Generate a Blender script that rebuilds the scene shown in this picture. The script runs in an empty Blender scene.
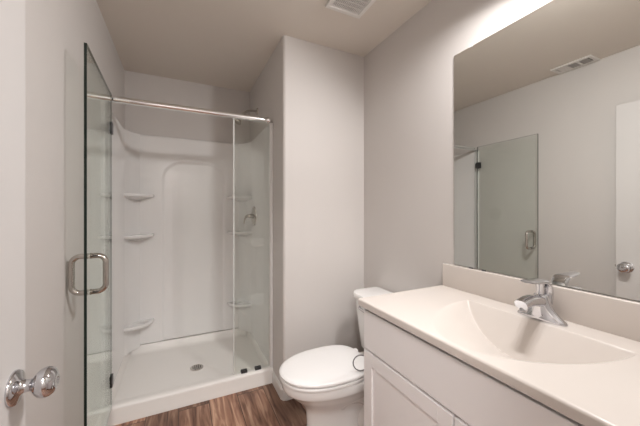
import bpy, bmesh, math, random
from mathutils import Vector, Matrix
random.seed(7)
PI = math.pi
S = bpy.context.scene
C = S.collection

# ------------------------------------------------------------------ camera
XL, XR, YB, XS, YW, YC, H = -0.428, 1.258, 2.88, 0.613, 1.836, 2.055, 2.44
ZC, XC, YV = 0.875, 0.7127, 1.085
cd = bpy.data.cameras.new('camera'); cam = bpy.data.objects.new('camera', cd); C.objects.link(cam)
cam.location = (0, 0, 1.2709)
cam.rotation_euler = (PI/2, 0, -0.449)
cd.sensor_width = 36; cd.lens = 36*287.77/640; cd.shift_y = -3.1/640; cd.clip_start = 0.02
S.camera = cam

# ------------------------------------------------------------------ world, lights, exposure
w = bpy.data.worlds.new('world'); S.world = w; w.use_nodes = True
w.node_tree.nodes['Background'].inputs[0].default_value = (1.0, 0.97, 0.945, 1)
w.node_tree.nodes['Background'].inputs[1].default_value = 0.3
LIGHT_Y = (0.46, 0.58, 0.70); LIGHT_X = 1.04; LIGHT_Z = 2.33; AIM = Vector((-0.50, 0.22, -0.84)).normalized()
LAMP_W = 6.9; SHADE_E = 3; HALL_FILL_W = 44
S.view_settings.view_transform = 'Standard'; S.view_settings.look = 'None'
S.view_settings.gamma = 1; S.view_settings.use_curve_mapping = False
S.view_settings.exposure = -0.02
S.cycles.use_denoising = True
S.cycles.max_bounces = 12; S.cycles.diffuse_bounces = 6; S.cycles.glossy_bounces = 6
S.cycles.transparent_max_bounces = 16
S.cycles.sample_clamp_indirect = 6
for y in LIGHT_Y:
    ld = bpy.data.lights.new('vanity_bulb', 'AREA'); ld.shape = 'DISK'; ld.size = 0.09
    ld.energy = LAMP_W; ld.color = (1.0, 0.975, 0.965)
    lo = bpy.data.objects.new('vanity_bulb', ld); C.objects.link(lo)
    ld.size = 0.055; ld.spread = math.radians(168); lo.location = Vector((LIGHT_X, y, LIGHT_Z))+AIM*0.004; lo.rotation_euler = AIM.to_track_quat('-Z', 'Y').to_euler()

hl = bpy.data.lights.new('hall_fill', 'AREA'); hl.shape = 'DISK'; hl.size = 0.5; hl.energy = HALL_FILL_W; hl.color = (1.0, 0.975, 0.965)  # added fill light behind the camera, brightens the room through the doorway
ho = bpy.data.objects.new('hall_fill', hl); C.objects.link(ho); ho.location = (-0.22, -0.8, H-0.06)

# ------------------------------------------------------------------ materials
def lin(r, g, b):
    f = lambda c: (c/255/12.92) if c/255 <= 0.04045 else ((c/255+0.055)/1.055)**2.4
    return (f(r), f(g), f(b), 1)
def mat(name, col, rough=0.5, metal=0.0, **k):
    m = bpy.data.materials.new(name); m.use_nodes = True
    b = m.node_tree.nodes['Principled BSDF']
    b.inputs['Base Color'].default_value = col; b.inputs['Roughness'].default_value = rough
    b.inputs['Metallic'].default_value = metal
    for n, v in k.items(): b.inputs[n].default_value = v
    return m
def bump(m, scale, strength, dist=0.002, detail=2):
    nt = m.node_tree; b = nt.nodes['Principled BSDF']
    tc = nt.nodes.new('ShaderNodeTexCoord'); no = nt.nodes.new('ShaderNodeTexNoise'); bu = nt.nodes.new('ShaderNodeBump')
    no.inputs['Scale'].default_value = scale; no.inputs['Detail'].default_value = detail
    bu.inputs['Strength'].default_value = strength; bu.inputs['Distance'].default_value = dist
    nt.links.new(tc.outputs['Object'], no.inputs['Vector']); nt.links.new(no.outputs['Fac'], bu.inputs['Height'])
    nt.links.new(bu.outputs['Normal'], b.inputs['Normal'])
    return m
PAINT = bump(mat('greige_paint', (0.60, 0.570, 0.548, 1), 0.6), 160, 0.25)
CEIL = bump(mat('ceiling_paint', (0.69, 0.635, 0.575, 1), 0.85), 120, 0.3)
TRIM = mat('white_trim', (0.76, 0.74, 0.72, 1), 0.35)
DOORP = mat('door_paint', (0.62, 0.60, 0.588, 1), 0.4)
CAB = mat('cabinet_paint', (0.86, 0.84, 0.84, 1), 0.38)
ACR = bump(mat('white_acrylic', (0.79, 0.78, 0.77, 1), 0.13), 9, 0.05, 0.004)
PANM = bump(mat('textured_acrylic', (0.80, 0.775, 0.745, 1), 0.38), 220, 0.08, 0.001)
CER = mat('white_porcelain', (0.86, 0.85, 0.835, 1), 0.1)
SEATM = mat('white_seat_plastic', (0.87, 0.86, 0.85, 1), 0.22)
MARB = mat('cultured_marble', (0.65, 0.598, 0.555, 1), 0.25)
CHROME = mat('chrome', (0.62, 0.62, 0.64, 1), 0.04, 1.0)
RAIL = mat('polished_rail', (0.86, 0.86, 0.86, 1), 0.16, 1.0)
NICKEL = mat('satin_nickel', (0.55, 0.52, 0.485, 1), 0.09, 1.0)
ALU = mat('bright_aluminium', (0.75, 0.74, 0.72, 1), 0.3, 1.0)
DARKM = mat('dark_hinge_metal', (0.10, 0.10, 0.105, 1), 0.35, 0.8)
DARK = mat('dark_cavity', (0.03, 0.028, 0.026, 1), 0.8)
VENTW = mat('vent_white', (0.74, 0.72, 0.69, 1), 0.5)
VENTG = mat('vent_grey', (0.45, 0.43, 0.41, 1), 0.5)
EDGE = mat('glass_edge_dark', (0.012, 0.02, 0.016, 1), 0.15)
SEAL = mat('clear_seal_strip', (0.62, 0.63, 0.61, 1), 0.3)
CORD = mat('grey_wire', (0.22, 0.21, 0.21, 1), 0.4, 0.3)
MIRM = mat('mirror_silver', (0.85, 0.86, 0.835, 1), 0.0, 1.0)
MIRE = mat('mirror_edge', (0.45, 0.52, 0.47, 1), 0.2)
CLIPM = mat('clear_plastic_clip', (0.72, 0.72, 0.70, 1), 0.2)
SHADE = mat('frosted_shade', (0.9, 0.88, 0.85, 1), 0.4)
SHADE.node_tree.nodes['Principled BSDF'].inputs['Emission Color'].default_value = (1.0, 0.92, 0.85, 1)
SHADE.node_tree.nodes['Principled BSDF'].inputs['Emission Strength'].default_value = SHADE_E

def glass_material():
    m = bpy.data.materials.new('clear_shower_glass'); m.use_nodes = True
    nt = m.node_tree; nt.nodes.clear(); N = nt.nodes.new; L = nt.links.new
    out = N('ShaderNodeOutputMaterial'); mix = N('ShaderNodeMixShader'); tr = N('ShaderNodeBsdfTransparent'); gl = N('ShaderNodeBsdfGlossy')
    tr.inputs[0].default_value = (0.965, 0.978, 0.967, 1); gl.inputs['Roughness'].default_value = 0.0
    gl.inputs[0].default_value = (0.95, 1, 0.97, 1)
    g = N('ShaderNodeNewGeometry'); d = N('ShaderNodeVectorMath'); d.operation = 'DOT_PRODUCT'
    L(g.outputs['Normal'], d.inputs[0]); L(g.outputs['Incoming'], d.inputs[1])
    def math_(op, a, b=None):
        n = N('ShaderNodeMath'); n.operation = op
        for i, v in enumerate((a, b)):
            if v is None: continue
            if isinstance(v, (int, float)): n.inputs[i].default_value = v
            else: L(v, n.inputs[i])
        return n.outputs[0]
    c = math_('ABSOLUTE', d.outputs['Value']); c = math_('SUBTRACT', 1.0, c); c = math_('POWER', c, 5.0)
    c = math_('MULTIPLY', c, 0.96); c = math_('ADD', c, 0.04)
    L(c, mix.inputs[0]); L(tr.outputs[0], mix.inputs[1]); L(gl.outputs[0], mix.inputs[2]); L(mix.outputs[0], out.inputs[0])
    return m
GLASS = glass_material()

def wood_floor():
    m = bpy.data.materials.new('wood_plank_floor'); m.use_nodes = True
    nt = m.node_tree; N = nt.nodes.new; L = nt.links.new; b = nt.nodes['Principled BSDF']
    tc = N('ShaderNodeTexCoord'); mp = N('ShaderNodeMapping'); mp.inputs['Rotation'].default_value = (0, 0, PI/2)
    mp.inputs['Location'].default_value = (0.35, 0.015, 0)
    L(tc.outputs['Object'], mp.inputs['Vector'])
    br = N('ShaderNodeTexBrick'); L(mp.outputs[0], br.inputs['Vector'])
    br.inputs['Scale'].default_value = 1; br.inputs['Mortar Size'].default_value = 0.0022
    br.inputs['Brick Width'].default_value = 1.22; br.inputs['Row Height'].default_value = 0.18
    br.inputs['Color1'].default_value = (0, 0, 0, 1); br.inputs['Color2'].default_value = (1, 1, 1, 1); br.inputs['Mortar'].default_value = (0.5, 0.5, 0.5, 1)
    br.offset = 0.37; br.inputs['Bias'].default_value = 0.0
    # grain: stretched noise along the plank, shifted per plank
    sc = N('ShaderNodeMapping'); sc.inputs['Scale'].default_value = (1.6, 15, 1)
    ad = N('ShaderNodeVectorMath'); ad.operation = 'MULTIPLY_ADD'
    L(br.outputs['Color'], ad.inputs[0]); ad.inputs[1].default_value = (7.3, 3.1, 5.0); L(mp.outputs[0], ad.inputs[2])
    L(ad.outputs[0], sc.inputs['Vector'])
    n1 = N('ShaderNodeTexNoise'); n1.inputs['Scale'].default_value = 2.2; n1.inputs['Detail'].default_value = 7; n1.inputs['Distortion'].default_value = 0.9
    L(sc.outputs[0], n1.inputs['Vector'])
    rp = N('ShaderNodeValToRGB'); cr = rp.color_ramp
    cr.elements[0].position = 0.30; cr.elements[0].color = (0.095, 0.040, 0.024, 1)
    cr.elements[1].position = 0.72; cr.elements[1].color = (0.50, 0.325, 0.225, 1)
    e = cr.elements.new(0.5); e.color = (0.265, 0.138, 0.089, 1)
    L(n1.outputs['Fac'], rp.inputs[0])
    hs = N('ShaderNodeHueSaturation'); L(rp.outputs[0], hs.inputs['Color'])
    mr = N('ShaderNodeMapRange'); mr.inputs[3].default_value = 0.62; mr.inputs[4].default_value = 1.4
    L(br.outputs['Color'], mr.inputs[0]); L(mr.outputs[0], hs.inputs['Value'])
    mx = N('ShaderNodeMix'); mx.data_type = 'RGBA'; mx.inputs[7].default_value = (0.05, 0.025, 0.018, 1)
    L(br.outputs['Fac'], mx.inputs[0]); L(hs.outputs[0], mx.inputs[6]); L(mx.outputs[2], b.inputs['Base Color'])
    b.inputs['Roughness'].default_value = 0.42
    bu = N('ShaderNodeBump'); bu.inputs['Strength'].default_value = 0.15; bu.inputs['Distance'].default_value = 0.002
    L(n1.outputs['Fac'], bu.inputs['Height']); L(bu.outputs[0], b.inputs['Normal'])
    return m
WOOD = wood_floor()

# ------------------------------------------------------------------ helpers
def link(name, bm, m, parent=None, smooth=False, loc=None, sharp=35):
    me = bpy.data.meshes.new(name)
    bmesh.ops.recalc_face_normals(bm, faces=bm.faces)
    if smooth:
        for f in bm.faces: f.smooth = True
        for e in bm.edges:
            if len(e.link_faces) == 2 and e.calc_face_angle(0) > math.radians(sharp): e.smooth = False
    bm.to_mesh(me); bm.free()
    for mm in (m if isinstance(m, (list, tuple)) else [m]): me.materials.append(mm)
    o = bpy.data.objects.new(name, me); C.objects.link(o)
    if parent: o.parent = parent
    if loc: o.location = loc
    return o
def empty(name, loc, label, cat, group=None, rz=0):
    o = bpy.data.objects.new(name, None); C.objects.link(o); o.location = loc; o.rotation_euler = (0, 0, rz)
    o.empty_display_size = 0.05
    return tag(o, label, cat, group)
def tag(o, label, cat, group=None):
    o['label'] = label; o['category'] = cat
    if group: o['group'] = group
    return o
def struct(o, label=None, cat=None):
    o['kind'] = 'structure'
    if label: o['label'] = label
    if cat: o['category'] = cat
    return o
def box(bm, x0, x1, y0, y1, z0, z1, bev=0, seg=2, mi=0):
    r = bmesh.ops.create_cube(bm, size=1)
    vs = r['verts']
    for v in vs:
        v.co = Vector(((x0+x1)/2+v.co.x*(x1-x0), (y0+y1)/2+v.co.y*(y1-y0), (z0+z1)/2+v.co.z*(z1-z0)))
    fs = set(f for v in vs for f in v.link_faces)
    for f in fs: f.material_index = mi
    if bev:
        es = list(set(e for v in vs for e in v.link_edges))
        bmesh.ops.bevel(bm, geom=es, offset=bev, segments=seg, profile=0.5, affect='EDGES')
    return bm
def B(*a, **k): return box(bmesh.new(), *a, **k)
def loft(bm, rings, cap=True, closed=True, mi=0):
    vr = [[bm.verts.new(p) for p in r] for r in rings]
    n = len(vr[0])
    for a, b in zip(vr, vr[1:]):
        for i in range(n if closed else n-1):
            bm.faces.new((a[i], a[(i+1) % n], b[(i+1) % n], b[i])).material_index = mi
    if cap and closed:
        bm.faces.new(list(reversed(vr[0]))).material_index = mi; bm.faces.new(vr[-1]).material_index = mi
    return vr
def lathe(bm, prof, origin, axis, n=32):
    """prof: (r, h) pairs along axis"""
    ax = Vector(axis).normalized(); u = ax.orthogonal().normalized(); v = ax.cross(u); o = Vector(origin)
    loft(bm, [[o+ax*h+(u*math.cos(2*PI*i/n)+v*math.sin(2*PI*i/n))*max(r, 1e-4) for i in range(n)] for r, h in prof])
    return bm
def tube(bm, pts, rad, n=14, closed=False):
    P = [Vector(p) for p in pts]; N = len(P)
    rads = rad if isinstance(rad, (list, tuple)) else [rad]*N
    rings = []; u = None
    for i, p in enumerate(P):
        if closed: t = (P[(i+1) % N]-P[i-1]).normalized()
        else: t = (P[min(i+1, N-1)]-P[max(i-1, 0)]).normalized()
        if u is None: u = t.orthogonal().normalized()
        u = (u-t*u.dot(t)).normalized(); v = t.cross(u)
        rings.append([p+(u*math.cos(2*PI*k/n)+v*math.sin(2*PI*k/n))*rads[i] for k in range(n)])
    if closed:
        rings.append(rings[0])
        loft(bm, rings, cap=False); bmesh.ops.remove_doubles(bm, verts=bm.verts, dist=1e-5)
    else: loft(bm, rings)
    return bm
def bez(p0, p1, p2, p3, n=12):
    p0, p1, p2, p3 = map(Vector, (p0, p1, p2, p3))
    return [p0*(1-t)**3+p1*3*t*(1-t)**2+p2*3*t*t*(1-t)+p3*t**3 for t in [i/n for i in range(n+1)]]
def prism(bm, poly, z0, z1, mi=0):
    loft(bm, [[Vector((x, y, z0)) for x, y in poly], [Vector((x, y, z1)) for x, y in poly]], mi=mi); return bm
def arc(cx, cy, r, a0, a1, n=8):
    return [(cx+r*math.cos(math.radians(a0+(a1-a0)*i/n)), cy+r*math.sin(math.radians(a0+(a1-a0)*i/n))) for i in range(n+1)]

# ------------------------------------------------------------------ room shell
TH = 0.10
struct(link('floor', B(XL-TH, XR+TH, -1.3, YB+TH, -0.05, 0), WOOD), 'brown wood plank floor', 'floor')
struct(link('ceiling', B(XL-TH, XR+TH, -1.3, YB+TH, H, H+0.05), CEIL), 'plain greige ceiling', 'ceiling')
struct(link('wall_left', B(XL-TH, XL, -1.3, YB+TH, 0, H), PAINT), 'greige wall behind the open doors', 'wall')
struct(link('wall_right', B(XR, XR+TH, -1.3, YB+TH, 0, H), PAINT), 'greige wall carrying the mirror', 'wall')
struct(link('wall_back', B(XL, XR, YB, YB+TH, 0, H), PAINT), 'greige wall above the shower surround', 'wall')
r = 0.022
poly = [(XR, YW)] + [(XR, YB), (XS, YB)] + arc(XS+r, YW+r, r, 180, 270, 8)
struct(link('wall_alcove', prism(bmesh.new(), poly, 0, H), PAINT, smooth=True, sharp=25), 'greige return wall with rounded corner beside the shower', 'wall')
# front wall with the doorway the camera looks through
bm = bmesh.new(); box(bm, XL, -0.385, -0.03, 0.07, 0, H); box(bm, 0.43, XR, -0.03, 0.07, 0, H); box(bm, -0.385, 0.43, -0.03, 0.07, 2.06, H)
struct(link('wall_front', bm, PAINT), 'greige wall around the doorway', 'wall')

def baseboard(name, pts):
    """profile swept along a polyline; the room is on the left of the direction of travel"""
    prof = [(0, 0), (0.013, 0), (0.013, 0.066), (0.009, 0.078), (0.006, 0.083), (0, 0.083)]
    bm = bmesh.new(); P = [Vector((x, y, 0)) for x, y in pts]; rings = []
    for i, p in enumerate(P):
        d0 = (P[i]-P[i-1]).normalized() if i else None
        d1 = (P[i+1]-P[i]).normalized() if i+1 < len(P) else None
        d0 = d0 or d1; d1 = d1 or d0
        n0 = Vector((-d0.y, d0.x, 0)); n1 = Vector((-d1.y, d1.x, 0)); m = (n0+n1).normalized(); m /= max(m.dot(n0), 0.3)
        rings.append([p+m*a+Vector((0, 0, z)) for a, z in prof])
    loft(bm, rings); return struct(link(name, bm, TRIM), 'white baseboard', 'baseboard')
baseboard('baseboard_alcove', [(XR-0.013, YW), (XS+0.022, YW), (XS+0.0065, YW+0.0065), (XS, YW+0.022), (XS, YC-0.001)][::1])
baseboard('baseboard_right', [(XR, YV-0.01), (XR, YW)])
baseboard('baseboard_left', [(XL, YC-0.001), (XL, 0.07)])

struct(link('wall_hall', B(XL-TH, XR+TH, -1.4, -1.3, 0, H), PAINT), 'greige hall wall opposite the doorway', 'wall')

# open room door, flat against the left wall
DX, DY1, DY0 = -0.345, 0.952, 0.16
bm = bmesh.new(); box(bm, DX-0.035, DX, DY0, DY1, 0.012, 2.03, bev=0.0015, seg=1)
for z0, z1 in ((0.23, 0.80), (1.05, 1.90)):   # two moulded panels
    for s in (1, -1):
        x = DX if s > 0 else DX-0.035
        box(bm, x-0.004, x+0.004, DY0+0.135, DY1-0.135, z0, z1, bev=0.0035, seg=2)
d1 = struct(link('door_1', bm, DOORP), 'white painted room door standing open along the left wall', 'door')
KZ, KY = 0.864, 0.895
bm = bmesh.new(); lathe(bm, [(0, 0), (0.0385, 0), (0.039, 0.003), (0.036, 0.008), (0.020, 0.0115), (0.0155, 0.016), (0.0135, 0.024), (0.0135, 0.031), (0.016, 0.035), (0.0235, 0.039), (0.0305, 0.046), (0.0335, 0.055), (0.0335, 0.060), (0.031, 0.067), (0.026, 0.0725), (0.018, 0.0765), (0.008, 0.078), (0.0065, 0.0765), (0, 0.0765)], (DX, KY, KZ), (1, 0, 0), 40)
link('door_knob', bm, CHROME, d1, True, sharp=60)
link('latch_plate', B(DX-0.031, DX-0.004, DY1-0.001, DY1+0.0015, KZ-0.028, KZ+0.028, bev=0.0005, seg=1), NICKEL, d1)
link('latch_bolt', B(DX-0.023, DX-0.012, DY1+0.001, DY1+0.010, KZ-0.008, KZ+0.008, bev=0.002), NICKEL, d1)
for z in (0.25, 1.05, 1.82):
    bm = bmesh.new(); lathe(bm, [(0, -0.045), (0.006, -0.045), (0.006, 0.045), (0, 0.045)], (DX+0.004, DY0-0.006, z), (0, 0, 1), 12)
    link('door_hinge', bm, NICKEL, d1, True)
# door casing on the front wall
bm = bmesh.new()
box(bm, 0.43-0.012, 0.43+0.055, 0.07, 0.085, 0, 2.115, bev=0.004); box(bm, -0.385, 0.43+0.055, 0.07, 0.085, 2.06-0.012, 2.115, bev=0.004)
struct(link('trim_1', bm, TRIM), 'white door casing', 'trim')

# ------------------------------------------------------------------ one-piece acrylic shower stall
stall = empty('shower_stall', ((XL+XS)/2, (YC+YB)/2, 0), 'white moulded shower stall with corner shelves filling the alcove', 'shower')
def lk(name, bm, m, parent, **k):          # child built in world coordinates
    o = link(name, bm, m, parent, **k); o.matrix_parent_inverse = parent.matrix_world.inverted() if False else Matrix.Translation(-parent_world(parent)); return o
def parent_world(p):
    v = Vector(p.location)
    while p.parent: p = p.parent; v = v*1 if False else v
    return v
SX0, SX1, SYB = XL+0.002, XS-0.002, YB-0.002
PW = 0.020
# pan
bm = bmesh.new()
PT = 0.105; FZ = 0.062
dx, dy = 0.108, 2.418
def grid_pan():
    nx, ny = 48, 40
    xs = [SX0+(SX1-SX0)*i/nx for i in range(nx+1)]
    y_in = YC+0.085
    # Y profile: front face, curb top, inner slope, floor, cove to back
    rows = []
    cy = [(YC, 0.0), (YC, 0.012), (YC+0.004, 0.020), (YC+0.006, 0.085), (YC+0.010, 0.098), (YC+0.020, PT), (YC+0.030, PT+0.001), (YC+0.058, PT), (YC+0.068, PT-0.004), (YC+0.076, 0.088), (YC+0.085, 0.074), (YC+0.10, 0.066)]
    def fl(x, y):
        d = math.hypot((x-dx), (y-dy)); z = FZ-0.012*max(0, 1-d/0.55)
        e = min(x-(SX0+PW), (SX1-PW)-x, (SYB-PW)-y)
        t = max(0, min(1, 1-e/0.035)); return z+0.062*t**2.5
    for y, z in cy: rows.append([(x, y, z if z < 0.08 and y < YC+0.05 else max(z, fl(x, y) if y > YC+0.07 else z)) for x in xs])
    for j in range(1, ny+1):
        y = YC+0.10+(SYB-YC-0.10)*j/ny
        rows.append([(x, y, fl(x, y)) for x in xs])
    rows.append([(x, SYB, 0) for x in xs])
    loft(bm, [[Vector(p) for p in r_] for r_ in rows], cap=False, closed=False)
grid_pan()
lk('shower_pan', bm, PANM, stall, smooth=True, sharp=50)
# back panel with an arched recessed field
ST = 1.912
def back_panel():
    bm = bmesh.new()
    nx, nz = 130, 150
    ax0, ax1, at, ar = -0.150, 0.372, 1.700, 0.16
    def dep(x, z):
        # signed distance to an arch (rounded top corners), inside positive
        ex = min(x-ax0, ax1-x); ez = at-z
        if ex < ar and ez < ar: d = ar-math.hypot(ar-ex, ar-ez)
        else: d = min(ex, ez)
        t = max(0, min(1, (d+0.004)/0.022)); t = t*t*(3-2*t)
        return 0.012*t
    rings = []
    for j in range(nz+1):
        z = 0.130+(ST-0.130)*j/nz
        row = []
        for i in range(nx+1):
            x = SX0+PW+(SX1-SX0-2*PW)*i/nx
            y = SYB-PW+dep(x, z)
            if j == nz: y += 0.004
            row.append(Vector((x, y, z)))
        rings.append(row)
    rings.append([Vector((p.x, SYB, ST+0.004)) for p in rings[-1]])
    loft(bm, rings, cap=False, closed=False); return bm
lk('back_panel', back_panel(), ACR, stall, smooth=True, sharp=60)
def side_panel(s):
    """side wall plus the moulded corner that turns into the back"""
    bm = bmesh.new(); X = SX0 if s > 0 else SX1
    y0 = YC+0.02
    plan = [(0.0, y0), (PW-0.006, y0), (PW, y0+0.008), (PW, YB-0.165), (PW+0.004, YB-0.155), (PW+0.02, YB-0.11), (PW+0.048, YB-0.06), (PW+0.075, YB-0.035), (PW+0.088, SYB-PW-0.002), (PW+0.092, SYB-PW+0.001), (PW+0.092, SYB), (0, SYB)]
    poly = [(X+s*a, y) for a, y in plan]
    rings = [[Vector((x, y, PT+0.002)) for x, y in poly], [Vector((x, y, ST-0.012)) for x, y in poly],
             [Vector((X+s*max(0, a-0.004) if a > 0.001 else X, y, ST)) for a, y in plan]]
    loft(bm, rings); return bm
for s in (1, -1): lk('side_panel', side_panel(s), ACR, stall, smooth=True, sharp=30)
def shelf(s, z):
    bm = bmesh.new(); X = (SX0 if s > 0 else SX1)+s*(PW-0.004); Yc = SYB-PW+0.004
    L_, W_ = 0.20, 0.17
    def outline(k, n=16):
        pts = [(X, Yc)]
        for i in range(n+1):
            t = i/n*PI/2
            pts.append((X+s*L_*k*math.cos(t)**0.85 if i < n else X, Yc-W_*k*math.sin(t)**0.85))
        return pts
    rings = []
    for k, zz in ((0.45, z-0.050), (0.72, z-0.036), (0.92, z-0.026), (0.98, z-0.022), (1.0, z-0.014), (1.0, z-0.006), (0.985, z), (0.93, z+0.001), (0.90, z-0.004), (0.2, z-0.005)):
        rings.append([Vector((x, y, zz)) for x, y in outline(k)])
    loft(bm, rings); return bm
for s in (1, -1):
    for z in (1.402, 1.068, 0.338 if s > 0 else 0.392): lk('corner_shelf', shelf(s, z), ACR, stall, smooth=True, sharp=40)
# drain
bm = bmesh.new(); lathe(bm, [(0, 0), (0.047, 0), (0.047, 0.003), (0.041, 0.005), (0.039, 0.003), (0, 0.003)], (dx, dy, 0.051), (0, 0, 1), 32)
dr = lk('drain', bm, NICKEL, stall, smooth=True)
bm = bmesh.new()
for i in range(-2, 3):
    for j in range(-2, 3):
        if i*i+j*j <= 6: lathe(bm, [(0, 0), (0.0045, 0), (0.0045, 0.0006), (0, 0.0006)], (dx+i*0.0135, dy+j*0.0135, 0.0541), (0, 0, 1), 8)
def lk2(name, bm, m, parent, root, **k):   # grandchild in world coordinates
    o = link(name, bm, m, parent, **k); o.matrix_parent_inverse = Matrix.Translation(-Vector(root.location)); return o
o = link('drain_holes', bm, DARK, dr); o.matrix_parent_inverse = Matrix.Identity(4)

# ------------------------------------------------------------------ shower glass enclosure
enc = empty('shower_enclosure', ((XL+XS)/2, 2.10, PT), 'frameless glass shower enclosure with chrome header and door swung open', 'shower door')
HY0, HY1 = 2.085, 2.110
hd = lk('header_rail', tube(bmesh.new(), [(XL+0.001, 2.096, 1.936), (XS-0.028, 2.096, 1.936)], 0.0200, 24), RAIL, enc, smooth=True)
bm = bmesh.new(); lathe(bm, [(0, 0), (0.023, 0), (0.025, 0.004), (0.025, 0.024), (0.021, 0.028), (0, 0.028)], (XS-0.044, 2.096, 1.936), (1, 0, 0), 24); lathe(bm, [(0, 0), (0.006, 0), (0.006, 0.016), (0, 0.016)], (XS-0.017, 2.096, 1.936), (1, 0, 0), 12)
link('header_bracket', bm, RAIL, hd, True)
for x0, x1 in ((XL+0.0005, XL+0.034), (XS-0.024, XS-0.0005)):
    bm = bmesh.new(); z0, z1 = PT+0.001, 1.917
    box(bm, x0, x1, 2.082, 2.087, z0, z1, bev=0.001, seg=1); box(bm, x0, x1, 2.104, 2.109, z0, z1, bev=0.001, seg=1)
    xa = x0 if x0 < 0 else x1-0.004
    box(bm, xa, xa+0.004, 2.082, 2.109, z0, z1)
    lk('wall_jamb', bm, ALU if x0 > 0 else SEAL, enc)
FX0, FX1, FY = 0.338, XS-0.008, 2.0955
fp = lk('fixed_glass_panel', B(FX0, FX1, FY-0.004, FY+0.004, PT+0.006, 1.917), GLASS, enc)
link('edge_seal', B(FX0-0.009, FX0-0.0003, FY-0.006, FY+0.006, PT+0.006, 1.915, bev=0.001, seg=1), SEAL, fp)
for x in (0.405, 0.505):
    bm = bmesh.new(); box(bm, x-0.022, x+0.022, FY-0.014, FY-0.0045, PT+0.001, PT+0.020, bev=0.002); box(bm, x-0.022, x+0.022, FY+0.0045, FY+0.014, PT+0.001, PT+0.020, bev=0.002)
    link('glass_clamp', bm, DARKM, fp)
# hinged leaf
hx, hy, ex, ey = -0.374, 2.072, -0.350, 1.462
leafL = math.hypot(ex-hx, ey-hy); ang = math.atan2(ey-hy, ex-hx)
M = Matrix.Translation((hx, hy, 0)) @ Matrix.Rotation(ang, 4, 'Z')
def leafmesh(bm): bm.transform(M); return bm
DZ0, DZ1 = PT+0.014, 1.948
bm = B(0.012, leafL, -0.005, 0.005, DZ0, DZ1)
for f in bm.faces:
    f.material_index = 0 if abs(f.normal.y) > 0.5 else 1
door = lk('glass_door', leafmesh(bm), [GLASS, EDGE], enc)
hu = leafL-0.062
for s in (1, -1):
    hz, hh, hp, rr = 0.999, 0.0765, 0.058, 0.030
    pts = [(hu, s*0.004, hz-hh)]
    pts += [(hu, s*(hp-rr+rr*math.sin(t)), hz-hh+rr-rr*math.cos(t)) for t in [i/6*PI/2 for i in range(7)]]
    pts += [(hu, s*(hp-rr+rr*math.cos(t)), hz+hh-rr+rr*math.sin(t)) for t in [i/6*PI/2 for i in range(7)]]
    pts += [(hu, s*0.004, hz+hh)]
    bm = tube(bmesh.new(), pts, 0.0112, 16)
    for z in (hz-hh, hz+hh): lathe(bm, [(0, 0), (0.0125, 0), (0.0125, 0.005), (0, 0.005)], (hu, s*0.0042, z), (0, s, 0), 16)
    link('door_handle', leafmesh(bm), NICKEL, door, True)
for z in (1.748, 0.272):
    bm = bmesh.new()
    for s in (1, -1): box(bm, 0.004, 0.050, s*0.0085-0.0035, s*0.0085+0.0035, z-0.033, z+0.033, bev=0.0025)
    box(bm, -0.008, 0.012, -0.009, 0.009, z-0.026, z+0.026, bev=0.004)
    link('hinge', leafmesh(bm), DARKM, door, True)
link('bottom_sweep', leafmesh(B(0.014, leafL-0.004, -0.006, 0.006, DZ0-0.012, DZ0+0.006)), SEAL, door)

# shower head and valve
sh = empty('wall_shower', (XS, 2.56, 2.150), 'satin nickel shower head on a bent arm above the surround', 'shower head')
bm = bmesh.new(); lathe(bm, [(0, 0), (0.032, 0), (0.030, 0.006), (0.014, 0.012), (0, 0.012)], (XS-0.0005, 2.56, 2.150), (-1, 0, 0), 28); lk('flange', bm, NICKEL, sh, smooth=True)
P = bez((XS-0.006, 2.56, 2.150), (XS-0.07, 2.56, 2.1515), (XS-0.10, 2.56, 2.150), (XS-0.145, 2.56, 2.085))
lk('arm', tube(bmesh.new(), P, 0.0095), NICKEL, sh, smooth=True)
ax = Vector((-0.6, 0, -0.8)).normalized()
bm = bmesh.new(); lathe(bm, [(0, -0.008), (0.014, -0.006), (0.016, 0.010), (0.013, 0.018), (0.022, 0.030), (0.038, 0.050), (0.042, 0.058), (0.040, 0.064), (0, 0.064)], (XS-0.145, 2.56, 2.085), ax, 28)
lk('spray_head', bm, NICKEL, sh, smooth=True)
VX = SX1-PW
va = empty('shower_valve', (VX, 2.59, 1.205), 'chrome lever shower valve on the right surround panel', 'valve')
bm = bmesh.new(); lathe(bm, [(0, 0), (0.088, 0), (0.087, 0.005), (0.074, 0.010), (0.040, 0.015), (0, 0.016)], (VX-0.0005, 2.59, 1.215), (-1, 0, 0), 32); lk('escutcheon', bm, NICKEL, va, smooth=True)
bm = bmesh.new(); lathe(bm, [(0, 0), (0.020, 0), (0.020, 0.018), (0.016, 0.045), (0, 0.047)], (VX-0.012, 2.59, 1.215), (-1, 0, 0), 24); lk('stem', bm, NICKEL, va, smooth=True)
bm = tube(bmesh.new(), bez((VX-0.048, 2.59, 1.217), (VX-0.075, 2.58, 1.222), (VX-0.092, 2.565, 1.20), (VX-0.098, 2.55, 1.15)), [0.012-0.0004*i for i in range(13)]); lk('lever', bm, NICKEL, va, smooth=True)

# ------------------------------------------------------------------ mirror
mir = link('mirror', B(XR-0.0065, XR-0.0005, 0.12, 1.024, 0.995, 2.055), [MIRM, MIRE])
for p in mir.data.polygons: p.material_index = 0 if abs(p.normal.x) > 0.5 else 1
tag(mir, 'large frameless wall mirror above the vanity backsplash', 'mirror')
for y, z in ((0.93, 2.055), (0.20, 2.055), (0.93, 0.995), (0.865, 0.995), (0.2, 0.995)):
    s = 1 if z > 1.5 else -1
    link('mirror_clip', B(XR-0.010, XR-0.0005, y-0.009, y+0.009, z+s*0.006-0.008-0.002*s, z+s*0.006+0.006, bev=0.002), CLIPM if s > 0 else DARKM, mir)

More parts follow.
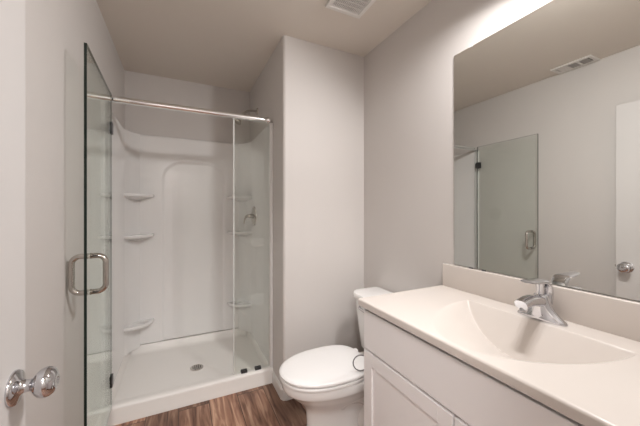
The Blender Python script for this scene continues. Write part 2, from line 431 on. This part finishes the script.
# ------------------------------------------------------------------ vanity
YR = 0.085; YM = 0.600
FXF = XC+0.018
van = empty('vanity_cabinet', ((FXF+XR)/2, (YV+YR)/2, 0), 'light grey white vanity cabinet with shaker doors under the sink top', 'cabinet')
CT = ZC-0.032
bm = bmesh.new(); cx0 = FXF+0.020; ya, yb = YR+0.002, YV-0.016
for a in ((cx0, XR-0.001, ya, ya+0.016, 0.10, CT-0.001), (cx0, XR-0.001, yb-0.016, yb, 0.10, CT-0.001), (XR-0.010, XR-0.001, ya+0.016, yb-0.016, 0.10, CT-0.001), (cx0, XR-0.010, ya+0.016, yb-0.016, 0.10, 0.118),
          (cx0, cx0+0.018, ya+0.016, yb-0.016, 0.118, CT-0.001), (cx0+0.07, cx0+0.085, ya, yb, 0.001, 0.10), (cx0+0.085, XR-0.001, ya, ya+0.016, 0.001, 0.10), (cx0+0.085, XR-0.001, yb-0.016, yb, 0.001, 0.10)): box(bm, *a)
lk('carcass', bm, CAB, van)
lk('false_drawer_front', B(FXF, cx0-0.0005, ya+0.004, yb-0.002, 0.664, CT-0.014, bev=0.0025), CAB, van)
def shaker(y0, y1, z0, z1):
    bm = bmesh.new(); st = 0.056
    box(bm, FXF+0.008, cx0-0.0005, y0+0.01, y1-0.01, z0+0.01, z1-0.01)
    for a, b_, c, d in ((y0, y0+st, z0, z1), (y1-st, y1, z0, z1), (y0+st, y1-st, z0, z0+st), (y0+st, y1-st, z1-st, z1)):
        box(bm, FXF, cx0-0.001, a, b_, c, d, bev=0.0012, seg=1)
    return bm
lk('cabinet_door', shaker(YM+0.003, yb-0.002, 0.115, 0.654), CAB, van)
lk('cabinet_door', shaker(ya+0.004, YM-0.003, 0.115, 0.654), CAB, van)

top = empty('sink_countertop', ((XC+XR)/2, (YV+YR)/2, CT), 'cream cultured marble vanity top with moulded basin and backsplash', 'countertop')
BX = XR-0.020
def vanity_top():
    bm = bmesh.new()
    nx, ny = 150, 220
    xb, yc, wy, K = 1.138, 0.597, 0.262, 1.2
    def z_at(x, y):
        u = abs(y-yc)/wy
        if u >= 1 or x >= xb: return ZC
        D = 0.120*(1-u*u)**0.85                  # depth of the valley line
        xc = xb-D/K; xf = xc-0.045-0.265*(1-u*u)**0.5
        if x >= xc: d = K*(xb-x)
        elif x <= xf: return ZC
        else: d = D*((x-xf)/(xc-xf))**1.15
        return ZC-d
    rows = []
    for j in range(ny+1):
        y = YR+(YV-YR)*j/ny; row = []
        row.append(Vector((XC+0.006, y, CT))); row.append(Vector((XC, y, CT+0.004))); row.append(Vector((XC, y, ZC-0.007))); row.append(Vector((XC+0.002, y, ZC-0.002)))
        for i in range(nx+1):
            x = XC+0.007+(BX-XC-0.007)*i/nx
            row.append(Vector((x, y, z_at(x, y))))
        row.append(Vector((BX, y, CT)))
        rows.append(row)
    vr = loft(bm, rows, cap=False, closed=False)   # the underside is open over the cabinet, as a moulded top is
    for v in (vr[0], vr[-1]): bm.faces.new(v)
    return bm
lk('countertop', vanity_top(), MARB, top, smooth=True, sharp=50)
lk('backsplash', B(BX-0.001, XR-0.0005, YR, YV, CT, 0.990, bev=0.004, seg=3), MARB, top, smooth=True, sharp=60)
bm = bmesh.new(); lathe(bm, [(0, 0), (0.022, 0), (0.022, 0.003), (0.017, 0.005), (0, 0.004)], (1.008, 0.597, ZC-0.112), (0.38, 0, 0.92), 24)
lk('sink_drain', bm, CHROME, top, smooth=True)

# faucet
FXc, FYc = 1.180, 0.595
fa = empty('faucet', (FXc, FYc, ZC), 'chrome single lever faucet at the back of the sink', 'faucet')
def oval(cx, cy, a, b, z, n=32, p=2.4):
    out = []
    for i in range(n):
        t = 2*PI*i/n; c, s = math.cos(t), math.sin(t)
        out.append(Vector((cx+a*math.copysign(abs(c)**(2/p), c), cy+b*math.copysign(abs(s)**(2/p), s), z)))
    return out
bm = bmesh.new()
loft(bm, [oval(FXc, FYc, 0.027, 0.079, ZC), oval(FXc, FYc, 0.028, 0.080, ZC+0.004), oval(FXc, FYc, 0.027, 0.075, ZC+0.010), oval(FXc, FYc, 0.026, 0.062, ZC+0.020, p=2.1), oval(FXc, FYc, 0.025, 0.048, ZC+0.034, p=2), oval(FXc, FYc, 0.024, 0.036, ZC+0.050, p=2), oval(FXc, FYc, 0.0235, 0.028, ZC+0.068, p=2), oval(FXc, FYc, 0.023, 0.0245, ZC+0.084, p=2), oval(FXc, FYc, 0.019, 0.020, ZC+0.091, p=2), oval(FXc, FYc, 0.012, 0.012, ZC+0.093, p=2)])
lk('faucet_body', bm, CHROME, fa, smooth=True, sharp=60)
def sweep(P, hw, hh, n=24, p=2.6):
    """flat-oval section swept along a path in the X-Z plane"""
    rings = []; N = len(P)-1
    for i, q in enumerate(P):
        t = (P[min(i+1, N)]-P[max(i-1, 0)]).normalized(); up = Vector((0, 1, 0)).cross(t).normalized()
        a, b_ = hw(i/N), hh(i/N); ring = []
        for k in range(n):
            th = 2*PI*k/n; c, d = math.cos(th), math.sin(th)
            ring.append(q+Vector((0, 1, 0))*a*math.copysign(abs(c)**(2/p), c)+up*b_*math.copysign(abs(d)**(2/p), d))
        rings.append(ring)
    return rings
bm = bmesh.new()
loft(bm, sweep(bez((FXc+0.010, FYc, ZC+0.058), (FXc-0.045, FYc, ZC+0.078), (FXc-0.085, FYc, ZC+0.080), (FXc-0.122, FYc, ZC+0.066), 14), lambda t: 0.024-0.003*t, lambda t: 0.021-0.004*t))
lk('spout', bm, CHROME, fa, smooth=True)
bm = bmesh.new(); lathe(bm, [(0, 0), (0.0125, 0), (0.0125, 0.016), (0.010, 0.018), (0, 0.015)], (FXc-0.106, FYc, ZC+0.060), (-0.2, 0, -1), 20); lk('aerator', bm, CHROME, fa, smooth=True)
bm = bmesh.new(); lathe(bm, [(0, 0), (0.013, 0), (0.012, 0.03), (0.016, 0.044), (0, 0.045)], (FXc-0.004, FYc, ZC+0.090), (0, 0, 1), 20); lk('cartridge_neck', bm, CHROME, fa, smooth=True)
bm = bmesh.new()
Pl = bez((FXc+0.018, FYc, ZC+0.056), (FXc+0.030, FYc, ZC+0.105), (FXc+0.024, FYc, ZC+0.136), (FXc-0.012, FYc, ZC+0.138), 10)+bez((FXc-0.012, FYc, ZC+0.138), (FXc-0.040, FYc, ZC+0.140), (FXc-0.065, FYc, ZC+0.140), (FXc-0.092, FYc, ZC+0.145), 8)[1:]
loft(bm, sweep(Pl, lambda t: 0.0275 if t < 0.5 else 0.0275-0.018*(t-0.5), lambda t: 0.014-0.009*t)); lk('lever_handle', bm, CHROME, fa, smooth=True)
bm = bmesh.new(); lathe(bm, [(0, 0), (0.003, 0), (0.003, 0.05), (0.005, 0.052), (0.005, 0.06), (0, 0.061)], (FXc+0.026, FYc, ZC), (0, 0, 1), 12); lk('drain_rod', bm, CHROME, fa, smooth=True)

# ------------------------------------------------------------------ toilet
TY = 1.435
to = empty('toilet', (0.85, TY, 0), 'white two-piece toilet with its lid closed beside the vanity', 'toilet')
def egg(x0, x1, hw, z, n=48, p=2.15, sq=0.0):
    """outline with a rounded nose at x0 (towards the room) and a blunter back at x1"""
    xm = x0+(x1-x0)*0.56; out = []
    for i in range(n):
        t = 2*PI*i/n; c, s = math.cos(t), math.sin(t)
        pc = p if c < 0 else p+0.9+sq
        a = (xm-x0) if c < 0 else (x1-xm)
        out.append(Vector((xm+a*math.copysign(abs(c)**(2/pc), c), TY+hw*math.copysign(abs(s)**(2/pc), s), z)))
    return out
bm = bmesh.new()
loft(bm, [egg(0.605, 1.17, 0.118, 0.001), egg(0.605, 1.17, 0.118, 0.018), egg(0.612, 1.16, 0.106, 0.045), egg(0.616, 1.14, 0.096, 0.11), egg(0.612, 1.10, 0.094, 0.17), egg(0.604, 1.06, 0.100, 0.200),
          egg(0.585, 1.03, 0.116, 0.228), egg(0.555, 1.02, 0.140, 0.260), egg(0.520, 1.01, 0.162, 0.292), egg(0.497, 1.01, 0.173, 0.316), egg(0.486, 1.01, 0.179, 0.323), egg(0.480, 1.01, 0.181, 0.330), egg(0.476, 1.01, 0.183, 0.366), egg(0.480, 1.005, 0.180, 0.372), egg(0.49, 1.0, 0.172, 0.374)])
lk('bowl', bm, CER, to, smooth=True, sharp=50)
bm = bmesh.new(); box(bm, 0.93, 1.235, TY-0.115, TY+0.115, 0.28, 0.370, bev=0.025, seg=4); lk('tank_deck', bm, CER, to, smooth=True, sharp=60)
for s in (1, -1):   # trapway bulge on each flank
    P = bez((0.80, TY+s*0.060, 0.20), (0.74, TY+s*0.085, 0.25), (0.86, TY+s*0.10, 0.30), (0.94, TY+s*0.095, 0.22), 10)+bez((0.94, TY+s*0.095, 0.22), (0.99, TY+s*0.09, 0.14), (0.82, TY+s*0.095, 0.09), (0.98, TY+s*0.085, 0.04), 10)[1:]
    lk('trapway', tube(bmesh.new(), P, [0.034+0.010*math.sin(PI*i/20) for i in range(len(P))], 18), CER, to, smooth=True)
    bm = bmesh.new(); lathe(bm, [(0, 0), (0.013, 0), (0.013, 0.008), (0.009, 0.016), (0, 0.019)], (0.93, TY+s*0.104, 0.018), (0, 0, 1), 16); lk('bolt_cap', bm, CER, to, smooth=True)
bm = bmesh.new()
loft(bm, [egg(0.486, 0.945, 0.168, 0.3775), egg(0.467, 0.957, 0.187, 0.378), egg(0.466, 0.957, 0.188, 0.380), egg(0.466, 0.957, 0.188, 0.390), egg(0.468, 0.955, 0.186, 0.393), egg(0.486, 0.945, 0.168, 0.3935)])
lk('seat', bm, SEATM, to, smooth=True, sharp=40)
bm = bmesh.new()
loft(bm, [egg(0.486, 0.950, 0.168, 0.3985), egg(0.467, 0.964, 0.187, 0.399), egg(0.465, 0.965, 0.188, 0.401), egg(0.465, 0.965, 0.188, 0.409), egg(0.470, 0.962, 0.184, 0.4145), egg(0.482, 0.952, 0.173, 0.4175), egg(0.51, 0.93, 0.150, 0.4195), egg(0.58, 0.88, 0.09, 0.421), egg(0.66, 0.80, 0.03, 0.4212)])
lk('lid', bm, SEATM, to, smooth=True, sharp=40)
for s in (1, -1): lk('seat_hinge', B(0.945, 0.985, TY+s*0.075-0.016, TY+s*0.075+0.016, 0.371, 0.410, bev=0.008, seg=3), SEATM, to, smooth=True)
def rrect(x0, x1, y0, y1, rf, rb, z, n=8):
    pts = arc(x1-rb, y1-rb, rb, 0, 90, n)+arc(x0+rf, y1-rf, rf, 90, 180, n)+arc(x0+rf, y0+rf, rf, 180, 270, n)+arc(x1-rb, y0+rb, rb, 270, 360, n)
    return [Vector((x, y, z)) for x, y in pts]
bm = bmesh.new(); tw = 0.222
loft(bm, [rrect(1.070, 1.238, TY-0.180, TY+0.180, 0.06, 0.02, 0.370), rrect(1.060, 1.242, TY-0.190, TY+0.190, 0.07, 0.02, 0.378), rrect(1.038, 1.244, TY-0.205, TY+0.205, 0.08, 0.02, 0.53), rrect(1.024, 1.245, TY-tw+0.006, TY+tw-0.006, 0.085, 0.02, 0.698)])
lk('tank', bm, CER, to, smooth=True, sharp=40)
bm = bmesh.new(); loft(bm, [rrect(1.015, 1.246, TY-tw-0.002, TY+tw+0.002, 0.088, 0.02, 0.699), rrect(1.010, 1.247, TY-tw-0.007, TY+tw+0.007, 0.092, 0.02, 0.705), rrect(1.010, 1.247, TY-tw-0.007, TY+tw+0.007, 0.092, 0.02, 0.722), rrect(1.015, 1.245, TY-tw-0.002, TY+tw+0.002, 0.088, 0.02, 0.730), rrect(1.031, 1.238, TY-tw+0.014, TY+tw-0.014, 0.075, 0.02, 0.734)])
lk('tank_lid', bm, CER, to, smooth=True, sharp=40)
bm = bmesh.new(); lathe(bm, [(0, 0), (0.014, 0), (0.014, 0.006), (0.008, 0.010), (0, 0.011)], (1.033, TY+0.115, 0.648), (-1, 0, 0), 16); tube(bm, [(1.023, TY+0.115, 0.648), (1.018, TY+0.09, 0.646), (1.014, TY+0.045, 0.641)], [0.007, 0.006, 0.005]); lk('flush_lever', bm, CHROME, to, smooth=True)

# thin wire loop at the back corner of the lid
c = Vector((0.845, 1.262, 0.4195)); rt = Vector((0.9, -0.434, 0)); P = []
for i in range(36):
    t = 2*PI*i/36; P.append(c+rt*0.040*math.sin(t)+Vector((0, 0, 0.052-0.046*math.cos(t)))+Vector((0.434, 0.9, 0))*(0.010*math.cos(t)))
wl = link('wire_loop', tube(bmesh.new(), P, 0.0032, 10, closed=True), CORD, None, True)
tag(wl, 'thin grey wire loop standing on the closed toilet lid by the vanity', 'wire')

# ------------------------------------------------------------------ ceiling fan grille and air register
x0, x1, y0, y1 = 0.738, 0.970, 1.236, 1.468
fan = empty('exhaust_fan', ((x0+x1)/2, (y0+y1)/2, H), 'square white exhaust fan grille on the ceiling above the toilet', 'vent')
bm = bmesh.new(); fw = 0.026
for a in ((x0, x1, y0, y0+fw), (x0, x1, y1-fw, y1), (x0, x0+fw, y0+fw, y1-fw), (x1-fw, x1, y0+fw, y1-fw)): box(bm, *a, H-0.014, H-0.0005, bev=0.004)
lk('frame', bm, VENTW, fan)
lk('housing', B(x0+fw-0.002, x1-fw+0.002, y0+fw-0.002, y1-fw+0.002, H-0.003, H-0.0005), DARK, fan)
bm = bmesh.new(); n = 17
for i in range(n):
    t = (i+0.5)/n
    box(bm, x0+fw+(x1-x0-2*fw)*t-0.0026, x0+fw+(x1-x0-2*fw)*t+0.0026, y0+fw, y1-fw, H-0.011, H-0.005)
    if i % 3 == 1: box(bm, x0+fw, x1-fw, y0+fw+(y1-y0-2*fw)*t-0.002, y0+fw+(y1-y0-2*fw)*t+0.002, H-0.010, H-0.006)
lk('grille', bm, VENTW, fan)
x0, x1, y0, y1 = -0.412, -0.268, 1.062, 1.330
reg = empty('air_register', ((x0+x1)/2, (y0+y1)/2, H), 'white three-section air register on the ceiling, seen in the mirror', 'vent')
bm = bmesh.new(); fw = 0.026; sw = (y1-y0-2*fw)/3
for a in ((x0, x1, y0, y0+fw), (x0, x1, y1-fw, y1), (x0, x0+fw, y0+fw, y1-fw), (x1-fw, x1, y0+fw, y1-fw)): box(bm, *a, H-0.010, H-0.0005, bev=0.003)
for k in (1, 2): box(bm, x0+fw, x1-fw, y0+fw+sw*k-0.007, y0+fw+sw*k+0.007, H-0.010, H-0.001)
lk('frame', bm, VENTW, reg)
lk('duct', B(x0+fw-0.002, x1-fw+0.002, y0+fw-0.002, y1-fw+0.002, H-0.002, H-0.0004), DARK, reg)
for k in range(3):
    bm = bmesh.new()
    for i in range(7):
        ya_ = y0+fw+sw*k+0.008; yb_ = y0+fw+sw*(k+1)-0.008
        t = x0+fw+(x1-x0-2*fw)*(i+0.5)/7
        if k == 2: box(bm, t-0.0055, t+0.0055, ya_, yb_, H-0.0085, H-0.0065)
        else:
            q = bmesh.new(); box(q, -0.001, 0.001, ya_, yb_, -0.004, 0.004); q.transform(Matrix.Translation((t, 0, H-0.006)) @ Matrix.Rotation(0.35, 4, 'Y'))
            me = bpy.data.meshes.new('t'); q.to_mesh(me); q.free(); bm.from_mesh(me); bpy.data.meshes.remove(me)
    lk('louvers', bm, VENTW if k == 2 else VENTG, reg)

# ------------------------------------------------------------------ vanity light above the mirror (lamp of the room)
vl = empty('vanity_light', (XR, 0.585, 2.26), 'chrome three-lamp vanity light on the wall above the mirror', 'lamp')
lk('back_plate', B(XR-0.022, XR-0.0005, 0.28, 0.89, 2.285, 2.345, bev=0.006, seg=3), CHROME, vl, smooth=True)
for y in LIGHT_Y:
    c0 = Vector((LIGHT_X, y, LIGHT_Z)); bk = c0-AIM*0.085
    lk('arm', tube(bmesh.new(), bez((XR-0.02, y, 2.315), (XR-0.05, y, 2.315), bk-AIM*0.03, bk, 10), 0.008), CHROME, vl, smooth=True)
    bm = lathe(bmesh.new(), [(0, 0), (0.020, 0), (0.028, 0.012), (0.036, 0.04), (0.048, 0.085), (0.0455, 0.085), (0.034, 0.045), (0.026, 0.018), (0, 0.016)], bk, AIM, 28)
    lk('lamp_shade', bm, CHROME, vl, smooth=True)
    bm = lathe(bmesh.new(), [(0, 0.018), (0.012, 0.018), (0.020, 0.035), (0.026, 0.055), (0.022, 0.072), (0, 0.080)], bk, AIM, 24)
    lk('bulb', bm, SHADE, vl, smooth=True)

# added fixture around the hall fill light, unseen behind the camera
hlt = empty('hall_fill_fixture', (-0.22, -0.8, H), 'added round fill light on the unseen hall ceiling outside the doorway', 'lamp')
bm = lathe(bmesh.new(), [(0, 0.0005), (0.28, 0.0005), (0.28, 0.03), (0.265, 0.035), (0.262, 0.03), (0.262, 0.012), (0, 0.012)], (-0.22, -0.8, H), (0, 0, -1), 40)
lk('fill_frame', bm, TRIM, hlt, smooth=True)
bm = lathe(bmesh.new(), [(0, 0.014), (0.258, 0.014), (0.258, 0.030), (0.18, 0.048), (0, 0.054)], (-0.22, -0.8, H), (0, 0, -1), 40)
lk('diffuser', bm, SHADE, hlt, smooth=True)
